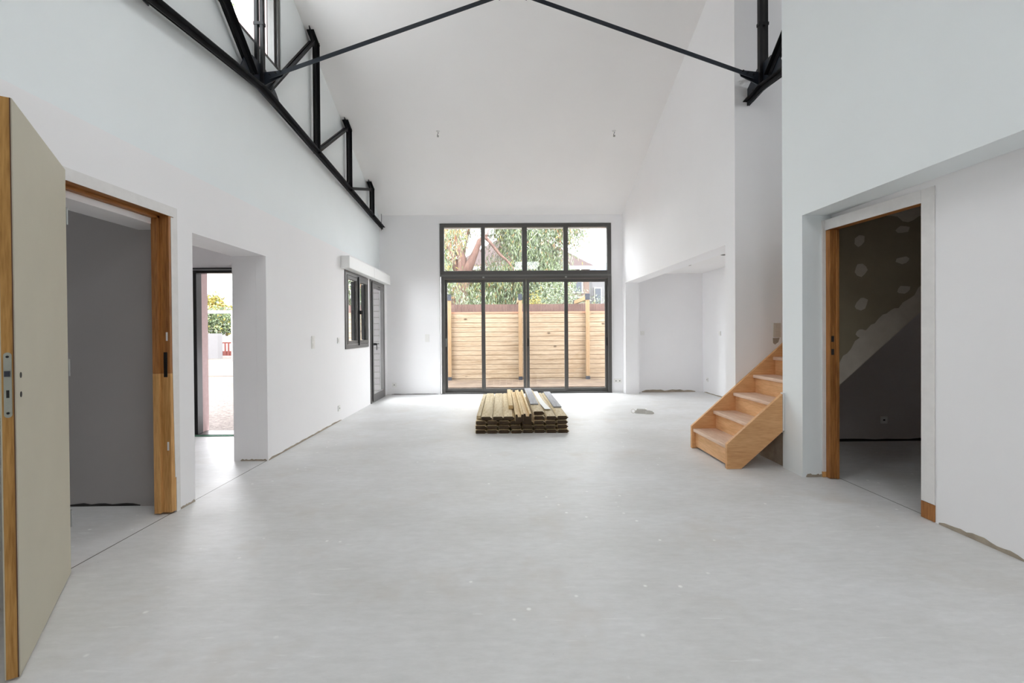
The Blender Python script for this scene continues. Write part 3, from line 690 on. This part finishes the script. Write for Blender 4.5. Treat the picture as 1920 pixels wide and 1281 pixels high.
for i in range(11):
    x=2.042+RUN*i; z=.213+RISE*i
    ya=4.134 if x<2.3 else 4.137
    if x+RUN+.03>2.92: ya = 4.237
    MB().box(x,x+RUN+.03,ya,4.845,z-.034,z).build('tread',M['stair_tread'],ST,bevel=.006)
    MB().box(x+.028,x+.042,ya,4.845,max(.002,z-RISE-.0),z-.034).build('riser',M['stair_y'],ST)
MB().box(2.549,2.566,4.10,4.134,.345,.69).build('white_end_strip',M['primer'],ST)
MB().prism([(2.93,SL*(2.93-2.168)+.012),(4.5,SL*(4.5-2.168)+.012),(4.5,SL*(4.5-2.168)+.025),(2.93,SL*(2.93-2.168)+.025)],1,4.237,4.845).build('underside_board',M['board'],ST)
o_=struct(MB().box(2.60,2.63,4.137,4.83,0,.30).build('trim_13',M['raw_plaster'],recenter=False,loc=(0,0,0)),'raw end wall under the stair')

# ------------------------------------------------------------------ plank stack
def plank_mesh(w=.132,h=.043,L=2.15):
    t=h; pts=[(-w/2,.30*t),(-w/2+.012,0),(w/2-.012,0),(w/2-.004,.30*t),(w/2+.008,.42*t),(w/2+.008,.58*t),(w/2-.004,.7*t),(w/2-.016,t),(-w/2+.016,t),(-w/2,.7*t),(-w/2+.008,.6*t),(-w/2+.008,.4*t)]
    return MB().prism(pts,1,0,L,mi=0,mi_cap=1)
pm=plank_mesh().build('plank',[M['plank'],M['plank_end']],recenter=False,loc=(0,0,0))
pitch=.1455; first=True
ORD=['leftmost','second from the left','third from the left','fourth from the left','fifth from the left','sixth from the left','seventh from the left','rightmost']
LAY=['bottom layer','second layer up','third layer up']
random.seed(11)
PZ=.0525; SX0=-.345+.072; SY=5.665
def put(x,y,z,rz,label,rx=0):
    global first
    o=pm if first else pm.copy()
    if not first: C.objects.link(o)
    first=False
    o.location=(x,y,z); o.rotation_euler=(rx,0,rz); tag(o,label,'plank','pine planks stacked on the floor'); return o
for l in range(3):
    for k in range(8):
        put(SX0+pitch*k+random.uniform(-.0015,.0015)+(0 if l else (.008 if k>2 else 0)), SY+random.uniform(-.008,.008)-.03+.017*l, .001+PZ*l, random.uniform(-.001,.001), 'treated pine plank in the %s of the stack, %s'%(LAY[l],ORD[k]))
z4=.001+PZ*3
for k,(x,dy,lb) in enumerate(((-.205,0,'leftmost'),(-.058,.0,'second from the left'),(.076,.0,'just left of the grooved posts'),(.611,0,'second from the right'),(.752,0,'rightmost'))):
    put(x,SY+dy+.022+random.uniform(-.008,.008),z4,random.uniform(-.001,.001),'treated pine plank in the uneven top layer, %s'%lb)
put(.459,SY+.03,z4,0,'treated pine plank in the top layer carrying the raised plank')
o=put(.457,SY+.07,z4+PZ,.000,'raised plank lying above the top layer, right of the grooved posts')
o=MB().box(-.328,-.276,SY+.10,SY+2.1,z4,z4+.040).build('narrow_plank',[M['plank']],bevel=.004); tag(o,'narrow pine strip along the left edge of the top layer of planks','plank')
# grooved posts
def post_mesh(w=.098,h=.09,L=2.3):
    g=.036; d=.032
    pts=[(-w/2,0),(w/2,0),(w/2,h),(g/2+.006,h),(g/2,h-d),(-g/2,h-d),(-g/2-.006,h),(-w/2,h)]
    return MB().prism(pts,1,0,L,mi=0,mi_cap=1)
gp=post_mesh().build('grooved_post',[M['batten'],M['plank_end']],recenter=False,loc=(0,0,0))
gp.location=(.208,5.56,z4+.0); gp.rotation_euler=(.0,0,.004); tag(gp,'left of the two grooved pine posts lying along the stack','post','grooved posts on the plank stack')
g2=gp.copy(); C.objects.link(g2); g2.location=(.309,5.60,z4+.0); g2.rotation_euler=(.0,0,.004); tag(g2,'right of the two grooved pine posts lying along the stack','post','grooved posts on the plank stack')
ztop=z4+.045
o=MB().box(.085,.146,6.20,7.9,ztop+.0005,ztop+.055).build('batten',[M['batten']],bevel=.003); tag(o,'short pine batten left of the grooved posts, its end set back','batten')
o=MB().box(.385,.495,6.24,7.95,z4+PZ+.045,z4+PZ+.060).build('grey_board',M['grey_board'],bevel=.003); tag(o,'weathered grey board on the raised plank, next to the white strip','board','grey boards on the plank stack')
o=MB().box(.71,.82,6.30,7.85,ztop,ztop+.018)
o.mapv(lambda x,y,z:(x,y,z)); o=o.build('grey_board',M['grey_board'],bevel=.003); tag(o,'weathered grey board near the right side of the stack','board','grey boards on the plank stack')
m_=MB(); pts=[(.572,7.95,ztop+.004),(.568,7.2,ztop+.01),(.575,6.6,ztop+.016),(.61,6.1,ztop+.012)]
for a,b in zip(pts[:-1],pts[1:]): m_.hexa([(a[0]-.04,a[1],a[2]),(a[0]+.04,a[1],a[2]),(b[0]+.04,b[1],b[2]),(b[0]-.04,b[1],b[2]),(a[0]-.04,a[1],a[2]+.006),(a[0]+.04,a[1],a[2]+.006),(b[0]+.04,b[1],b[2]+.006),(b[0]-.04,b[1],b[2]+.006)])
o=m_.build('flashing_strip',M['white_strip']); tag(o,'bent white strip lying between the grey boards','strip')

# ------------------------------------------------------------------ strapped bundle on the floor
B=empty('rail_bundle',(2.14,6.93,0)); tag(B,'small strapped bundle of pale rails on the floor before the alcove','bundle')
ca,sa=math.cos(-.28),math.sin(-.28)
def bl(mb): return mb.mapv(lambda x,y,z:(2.14+x*ca-y*sa,6.93+x*sa+y*ca,z))
for k,(y,z,a,b) in enumerate(((-.05,.002,-.10,.15),(-.015,.002,-.11,.17),(.02,.002,-.10,.14),(-.035,.022,-.10,.15),(.0,.024,-.09,.12),(-.015,.045,-.08,.06))):
    bl(MB().box(a,b,y,y+.028,z,z+.004).box(a,b,y,y+.004,z+.004,z+.018).box(a,b,y+.024,y+.028,z+.004,z+.018)).build('rail',M['rail_metal'],B)
bl(MB().box(.045,.065,-.056,-.0535,.001,.045).box(.045,.065,.0485,.051,.001,.045).box(.045,.065,-.056,.051,.066,.069)).build('strap',M['strap'],B)
pts=[(-.135+.028*math.cos(t*2*PI/16),-.02+.006*math.sin(t*.4),.032+.028*math.sin(t*2*PI/16)) for t in range(33)]
bl(MB().tube(pts,.004,6)).build('cable_coil',M['strap'],B,smooth=True)

# ------------------------------------------------------------------ switches and sockets
def fitting(kind,pos,normal,label,double=False,mt='plastic',horizontal=False):
    """plate on a wall; normal '+x','-x','-y'"""
    nm={'switch':'light_switch','socket':'wall_socket'}[kind]
    o=empty(nm,pos); tag(o,label,'switch' if kind=='switch' else 'socket','%s plates on the walls'%kind)
    w=.082; h=.155 if double and not horizontal else .082
    if double and horizontal: w=.155
    def P(u0,u1,z0,z1,d0,d1):
        if normal=='+x': return MB().box(pos[0]+d0,pos[0]+d1,pos[1]+u0,pos[1]+u1,pos[2]+z0,pos[2]+z1)
        if normal=='-x': return MB().box(pos[0]-d0,pos[0]-d1,pos[1]+u0,pos[1]+u1,pos[2]+z0,pos[2]+z1)
        return MB().box(pos[0]+u0,pos[0]+u1,pos[1]-d0,pos[1]-d1,pos[2]+z0,pos[2]+z1)
    P(-w/2,w/2,-h/2,h/2,.0005,.011).build('plate',M[mt],o,bevel=.003)
    cs=[(0,0)] if not double else ([(0,.038),(0,-.038)] if not horizontal else [(-.038,0),(.038,0)])
    for (cu,cz) in cs:
        if kind=='switch':
            P(cu-.024,cu+.024,cz-.024,cz+.024,.011,.0155).build('rocker',M[mt],o,bevel=.002)
        else:
            P(cu-.026,cu+.026,cz-.026,cz+.026,.011,.013).build('socket_face',M[mt],o,bevel=.002)
            P(cu-.011,cu+.011,cz-.008,cz+.008,.013,.0134).build('pin_hole',M['dark_hole'],o)
    return o
fitting('switch',(-2.33,5.63,1.15),'+x','double white light switch on the left wall, left of the thermostat',True)
fitting('switch',(-2.33,6.50,1.155),'+x','single white switch just left of the casement window')
fitting('socket',(-2.33,6.50,.19),'+x','white socket low on the left wall below the casement window')
fitting('switch',(-1.517,9.26,1.14),'-y','double white switch on the far wall left of the patio window',True)
fitting('socket',(-2.19,9.26,.195),'-y','white socket low in the far left corner')
fitting('socket',(2.36,9.26,.24),'-y','white socket low on the far wall right of the patio window',True,horizontal=True)
fitting('switch',(2.87,9.258,1.21),'-y','white blank plate on the alcove back wall near the patio window')
fitting('switch',(4.11,8.52,1.20),'-x','white switch at shoulder height on the alcove side wall')
fitting('socket',(4.11,9.05,.27),'-x','white socket low on the alcove side wall')
fitting('socket',(4.292,5.07,.24),'-y','socket low on the grey wall through the right doorway',mt='plastic')
fitting('switch',(2.968,4.88,1.26),'-y','double beige switch on the wall just above the stairs',True,mt='plastic_beige')
pm_=MB(); pm_.face([(2.925,4.877,1.175),(3.0,4.877,1.178),(2.985,4.877,1.13),(2.95,4.877,1.105),(2.928,4.877,1.12)])
struct(pm_.build('trim_14',M['raw_plaster'],recenter=False,loc=(0,0,0)),'chipped plaster below the beige switch')
# alcove spots, ceiling lamp outlets
for (x,y,lb) in ((3.32,8.05,'recessed spot in the alcove ceiling, the one farther in'),(3.42,6.95,'recessed spot in the alcove ceiling, the one nearer the room')):
    o=empty('recessed_spot',(x,y,2.42)); tag(o,lb,'ceiling spot','alcove ceiling spots')
    m_=MB(); n=20
    for k in range(n):
        a,b=2*PI*k/n,2*PI*(k+1)/n
        m_.hexa([(x+r*math.cos(t),y+r*math.sin(t),z) for z in (2.413,2.4195) for r,t in ((.035,a),(.048,a),(.048,b),(.035,b))])
    m_.build('trim_ring',M['copper_spot'],o)
    MB().tube([(x,y,2.417),(x,y,2.4195)],.035,16).build('lens',M['dark_hole'],o)
for (x,y,lb) in ((-1.0,7.32,'small white lamp outlet with loose wires, left of centre on the ceiling'),(1.83,7.32,'small white lamp outlet with loose wires, right of centre on the ceiling')):
    z=ceil_z(y); o=empty('lamp_outlet',(x,y,z)); tag(o,lb,'lamp outlet','ceiling lamp outlets')
    MB().tube([(x,y,z-.012),(x,y,z+.001)],.028,14).build('rose',M['plastic'],o)
    MB().tube([(x,y,z-.012),(x+.006,y,z-.03),(x-.01,y,z-.055),(x+.008,y,z-.075)],.004,6).build('wire',M['cap_grey'],o)
    MB().box(x-.014,x+.014,y-.01,y+.01,z-.092,z-.068).build('connector',M['copper_spot'],o)

# ------------------------------------------------------------------ outdoors
struct(MB().box(-60,60,9.72,60,-.3,-.1).box(-60,-2.9,6.0,9.72,-.3,-.1).build('ground_gravel',M['gravel'],recenter=False,loc=(0,0,0)),'pale gravel outside')
struct(MB().box(-4.5,4.2,10.9,12.55,-.1,-.07).build('ground_earth',M['earth'],recenter=False,loc=(0,0,0)),'sandy earth strip along the fence')
struct(MB().box(-40,-6.2,14.5,24.5,-.1,-.085).build('ground_drive',M['earth'],recenter=False,loc=(0,0,0)),'pale drive beyond the gravel')
FY=12.6
fposts=[-1.44-1.93*3,-1.44-1.93*2,-1.44-1.93,-1.44,.51,2.37,4.2]
F=empty('timber_fence',(0,FY,-.1)); tag(F,'new pine fence of horizontal boards outside the patio window','fence')
for a,b in zip(fposts[:-1],fposts[1:]):
    m_=MB(); zz=-.04; m_.box(a+.03,b-.03,FY+.018,FY+.035,-.09,1.75,mi=1).box(a+.02,b-.02,FY,FY+.017,-.095,-.046)
    bh=.1285
    for r in range(14):
        m_.box(a+.02,b-.02,FY+.0,FY+.017,zz+r*bh+.009,zz+(r+1)*bh)
    m_.build('board_panel',[M['fence_x'],M['brown_edge']],F,bevel=.003)
    MB().box(a+.05,b-.05,FY-.01,FY+.038,zz+14*bh,zz+14*bh+.05).build('top_rail',M['fence_top'],F)
ordw=['sixth','fifth','leftmost seen','middle','right hand','outer right']
for i,x in enumerate(fposts):
    p=MB().box(x-.048,x+.048,FY-.11,FY-.014,.02,2.12).build('fence_post',M['fence_z'],F,bevel=.004)
    MB().box(x-.055,x+.055,FY-.117,FY-.007,2.12,2.29).build('post_cap',M['cap_grey'],p)
    MB().box(x-.052,x+.052,FY-.114,FY-.01,-.098,.02).build('post_foot',M['cap_grey'],p)
for x in (.51,2.37):
    o=MB().box(x-.03,x+.03,FY+.04,14.7,2.13,2.24).build('garden_rail',M['fence_z']); tag(o,'short pine rail running back from the %s fence post'%('middle' if x<1 else 'right hand'),'rail','rails behind the fence')
    o['_w']=tuple(o.location); MB().box(x-.045,x+.045,14.7,14.8,2.09,2.26).build('rail_bracket',M['cap_grey'],o)
o=MB().box(-7.4,9,12.85,12.9,-.098,2.03).build('heather_screen',M['heather']); tag(o,'brown heather screen standing behind the timber fence','screen')

def foliage(name, parent, blobs, n, mats, L=(.14,.26), droop=.75, wid=.022, seed=1, loc=None):
    random.seed(seed); mb=MB(); tot=sum(b[3]*b[4]*b[5] for b in blobs)
    for (bx,by,bz,rx,ry,rz,wts) in blobs:
        cnt=int(n*rx*ry*rz/tot)+1
        ncl=max(4,cnt//16); cl=[]
        for _ in range(ncl):
            while True:
                p=Vector((random.uniform(-1,1),random.uniform(-1,1),random.uniform(-1,1)))
                if p.length<1: break
            cl.append(Vector((bx+p.x*rx,by+p.y*ry,bz+p.z*rz)))
        for k in range(cnt):
            c=random.choice(cl); q=c+Vector((random.gauss(0,.11),random.gauss(0,.11),random.gauss(0,.2)))
            d=Vector((random.gauss(0,.5),random.gauss(0,.5),-droop*1.6+random.gauss(0,.45))).normalized()
            ln=random.uniform(*L); s=d.cross(Vector((random.gauss(0,1),random.gauss(0,1),.3))).normalized()*(wid*ln/.2)
            mi=random.choices(range(len(mats)),wts)[0]
            mb.face([q,q+d*ln*.4+s,q+d*ln,q+d*ln*.4-s],mi)
    return mb.build(name,mats,parent)
LM=[M['leaf_pale'],M['leaf_mid'],M['leaf_dark'],M['leaf_rust'],M['leaf_yellow']]
# eucalyptus
TY=16.5
E_=empty('eucalyptus_tree',(-1.4,TY,-.1)); tag(E_,'large weeping grey green tree beyond the fence with a bare arching branch','tree')
MB().tube([(-1.75,TY,-.1),(-1.62,TY,1.5),(-1.5,TY,2.6),(-1.38,TY,3.3),(-1.42,TY,3.9),(-1.6,TY+.1,4.7),(-1.6,TY+.2,5.6)],[.34,.31,.29,.26,.16,.11,.08],12).build('trunk',M['bark'],E_,smooth=True)
MB().tube([(-1.32,TY-.1,3.3),(-1.1,TY-.1,3.75),(-.88,TY-.1,4.25),(-.78,TY-.15,4.5),(-.66,TY-.15,4.62),(-.52,TY-.15,4.6),(-.33,TY-.15,4.38),(-.04,TY-.2,4.),(.19,TY-.2,3.82),(.43,TY-.2,3.52),(.6,TY-.2,3.0)],[.2,.15,.11,.10,.085,.07,.055,.05,.045,.035,.02],8).build('branch',M['bark'],E_,smooth=True)
MB().tube([(-1.5,TY,3.2),(-1.85,TY+.1,4.2),(-2.15,TY,5.2),(-2.4,TY,6.6)],[.15,.12,.09,.05],8).build('branch',M['bark'],E_,smooth=True)
MB().tube([(-1.42,TY,3.8),(-1.2,TY+.3,5.0),(-1.0,TY+.3,6.8)],[.1,.08,.04],8).build('branch',M['bark'],E_,smooth=True)
MB().tube([(-.6,TY-.1,4.6),(-.4,TY,5.2),(.4,TY,6.2),(1.4,TY,6.9)],[.09,.08,.06,.03],8).build('branch',M['bark'],E_,smooth=True)
for pts in ([(-.75,TY,4.2),(-.6,TY,3.9),(-.5,TY,3.6)],[(-.8,TY,3.5),(-.55,TY,3.55),(-.35,TY,3.1)],[(.25,TY,4.0),(.5,TY,3.7),(.75,TY,3.7),(.9,TY,4.2)]):
    MB().tube(pts,[.02,.015,.01],5).build('twig',M['bark'],E_) if len(pts)==3 else MB().tube(pts,[.02,.018,.015,.01],5).build('twig',M['bark'],E_)
P_=(5,3,1,1,1); G_=(5,4,2,.3,.3); R_=(2,1,.5,3,1)
foliage('foliage',E_,[(-2.1,TY+.6,3.2,.9,.8,1.1,(4,3,1,1.5,1)),(-2.1,TY+.6,5.2,1.0,.8,1.1,(4,2,.6,2.2,1)),(-1.0,TY+.5,2.5,1.3,.8,.9,(4,4,2,.5,1.2)),(-2.6,TY+.9,4.2,1.2,.7,1.8,(4,3,1,1.6,1)),(.6,TY+1.2,5.4,1.4,.6,1.3,(4,3,1,.4,.6)),(.9,TY+1.3,3.3,1.8,.5,1.3,(4,3,1,.4,.6)),(-.2,TY+.5,5.9,1.6,.9,1.1,P_),(.0,TY+.8,2.9,1.3,.8,.9,(4,4,2,.8,1)),
  (1.2,TY+.4,4.6,1.1,.9,1.2,G_),(1.6,TY+.4,3.2,1.1,.8,1.1,G_),(2.2,TY+.2,5.4,1.0,.8,.9,P_),(2.6,TY-.2,4.6,.75,.4,.6,P_),(2.3,TY-.2,5.2,.7,.4,.5,P_),(3.1,TY,5.0,.4,.3,.35,P_),(-1.7,TY-.9,4.7,.6,.3,.9,(4,3,.5,2,1.3)),(-2.0,TY-.9,3.4,.4,.3,.5,(4,3,.5,.6,1.6)),(-1.9,TY-.9,2.7,.9,.3,.5,(4,4,1,.8,1)),(.8,TY+.4,2.3,1.2,.7,.6,G_),(-1.0,TY-2.6,2.15,.35,.3,.45,(5,4,1,0,0)),(-.35,TY-2.6,2.2,.35,.3,.3,(4,4,1,0,0)),(.45,TY,3.3,.6,.5,.5,(3,3,1,.5,.5))],95000,LM,L=(.09,.19),wid=.017,seed=21)
S_=empty('side_tree',(-5.6,16.5,-.1)); tag(S_,'leafy tree seen through the small casement window above the fence','tree')
MB().tube([(-5.6,16.5,-.1),(-5.5,16.5,2),(-5.7,16.5,4)],[.14,.1,.04],8).build('trunk',M['bark'],S_)
foliage('foliage',S_,[(-5.5,16.5,3.0,1.3,.6,1.3,(4,3,1,.5,1))],7000,LM,L=(.1,.2),seed=15)
S_=empty('olive_shrub',(2.2,15.4,-.1)); tag(S_,'pale grey green shrub rising above the heather screen on the right','shrub')
MB().tube([(2.2,15.4,-.1),(2.25,15.4,1.2),(2.1,15.4,2.2)],[.08,.06,.03],8).build('trunk',M['bark'],S_)
foliage('foliage',S_,[(1.9,15.4,2.1,.9,.5,.75,(6,1,1,0,.3)),(2.8,15.4,1.9,.7,.5,.5,(6,1,1,0,.3))],3800,LM,L=(.07,.12),droop=.0,wid=.03,seed=5)
S_=empty('yellow_shrub',(1.0,14.4,-.1)); tag(S_,'bright yellow bush tip just above the heather screen','shrub')
MB().tube([(1.0,14.4,-.1),(1.0,14.4,1.8)],[.04,.02],6).build('trunk',M['bark'],S_)
foliage('foliage',S_,[(1.0,14.4,2.03,.28,.2,.18,(0,1,0,0,6))],500,LM,L=(.06,.1),droop=0,wid=.03,seed=6)

# houses beyond
Hs=empty('house',(1.5,32,-.1)); tag(Hs,'pink beige house with brown tiled hip roof far behind the tree','house')
MB().box(-3.0,5.5,28.5,36,-.1,5.15).build('wall',M['house_pink'],Hs)
MB().hexa([(-3.3,28.1,5.25),(5.8,28.1,5.25),(5.8,36.4,5.25),(-3.3,36.4,5.25),(.6,32.1,8.2),(2.1,32.1,8.2),(2.1,32.3,8.2),(.6,32.3,8.2)]).build('roof',M['roof_tile'],Hs)
MB().box(-3.35,5.85,28.0,28.12,5.05,5.28).build('fascia',M['gate_white'],Hs)
for (a,b) in ((4.55,5.0),(3.6,4.05)):
    f_=MB().box(a-.1,b+.1,28.40,28.49,3.6,4.4).build('window_frame',M['gate_white'],Hs); MB().box(a,b,28.37,28.39,3.7,4.3).build('window_glass',M['cap_grey'],f_)
for k in range(8): MB().box(3.9+.25*k,4.05+.25*k,28.42,28.48,4.62,4.85).build('vent_slot',M['cap_grey'],Hs)
MB().box(2.8,5.45,28.3,28.48,3.3,3.42).build('ledge',M['gate_white'],Hs)
H2=empty('house',(8,36,-.1)); tag(H2,'white house with slate roof at the right edge of the window view','house')
MB().box(6.8,11,34,41,-.1,5.4).build('wall',M['house_white'],H2)
MB().hexa([(6.6,33.7,5.4),(11.3,33.7,5.4),(11.3,41.3,5.4),(6.6,41.3,5.4),(6.7,36.5,6.7),(11.2,36.5,6.7),(11.2,38.5,6.7),(6.7,38.5,6.7)]).build('roof',M['slate'],H2)
f_=MB().box(6.9,7.5,33.9,33.99,2.9,4.5).build('window_frame',M['gate_white'],H2); MB().box(7.0,7.4,33.86,33.89,3.0,4.4).build('window_glass',M['cap_grey'],f_)

# through the entrance door
o=MB().box(-15.75,-15.0,24.2,24.6,-.1,1.26).build('garden_wall',M['house_white']); tag(o,'low white garden pillar seen through the entrance door','pillar')
g=empty('picket_gate',(-15.2,25.5,-.1)); tag(g,'red wooden picket gate beside the white pillar','gate')
MB().box(-16.0,-14.5,25.45,25.5,.02,.28).build('lower_board',M['red_wood'],g)
MB().box(-16.0,-14.5,25.45,25.5,.70,.78).build('top_rail',M['red_wood'],g)
for k in range(8): MB().box(-15.98+.19*k,-15.89+.19*k,25.43,25.449,.02,.76).build('picket',M['red_wood'],g)
o=MB().box(-19,-14.5,27.5,27.8,-.1,1.1).build('garden_wall',M['mauve']); tag(o,'pinkish low wall behind the picket gate','wall')
a=empty('gate_arch',(-13,22,-.1)); tag(a,'thin white gate frame crossing the entrance door view','gate frame')
MB().box(-15.2,-11.2,22,22.1,2.22,2.38).build('beam',M['gate_white'],a)
MB().box(-13.0,-12.9,22,22.1,-.1,2.22).build('post',M['gate_white'],a); MB().box(-15.2,-15.1,22,22.1,-.1,2.22).build('post',M['gate_white'],a)
S_=empty('hedge',(-17.5,28.6,-.1)); tag(S_,'dense green hedge above the garden walls','hedge')
foliage('foliage',S_,[(-17.6,28.8,1.85,1.9,.5,.8,(0,2,5,0,.7)),(-18.4,28.8,2.2,.8,.4,.5,(0,2,4,0,3))],5200,LM,L=(.12,.2),droop=.1,wid=.05,seed=8)
MB().tube([(-17.3,28.8,-.1),(-17.3,28.8,1.8)],[.1,.05],6).build('stem',M['bark'],S_)
S_=empty('yellow_tree',(-19,31,-.1)); tag(S_,'yellow autumn tree standing behind the hedge','tree')
foliage('foliage',S_,[(-19.4,31,3.0,1.1,.5,.65,(0,.6,.3,.2,5)),(-18.2,31,2.7,.9,.5,.45,(0,.6,.3,.5,5)),(-19.9,31,3.6,.8,.5,.35,(1,1,0,.2,3))],3000,LM,L=(.12,.22),droop=.1,wid=.05,seed=9)
MB().tube([(-19.1,31,-.1),(-19.1,31,2.6)],[.12,.05],6).build('trunk',M['bark'],S_)
# tall tree glimpsed through the high window
S_=empty('tall_tree',(-11.6,20.5,-.1)); tag(S_,'tall tree whose twigs show in the high window behind the truss','tree')
MB().tube([(-11.2,20.5,-.1),(-11.3,20.5,8),(-11.4,20.5,15)],[.25,.16,.04],8).build('trunk',M['bark'],S_)
foliage('foliage',S_,[(-11.9,20.5,14.8,.5,.5,1.7,(1,2,4,0,0))],420,LM,L=(.15,.25),droop=.3,wid=.04,seed=10)

for o in list(bpy.data.objects):
    if '_w' in o: del o['_w']
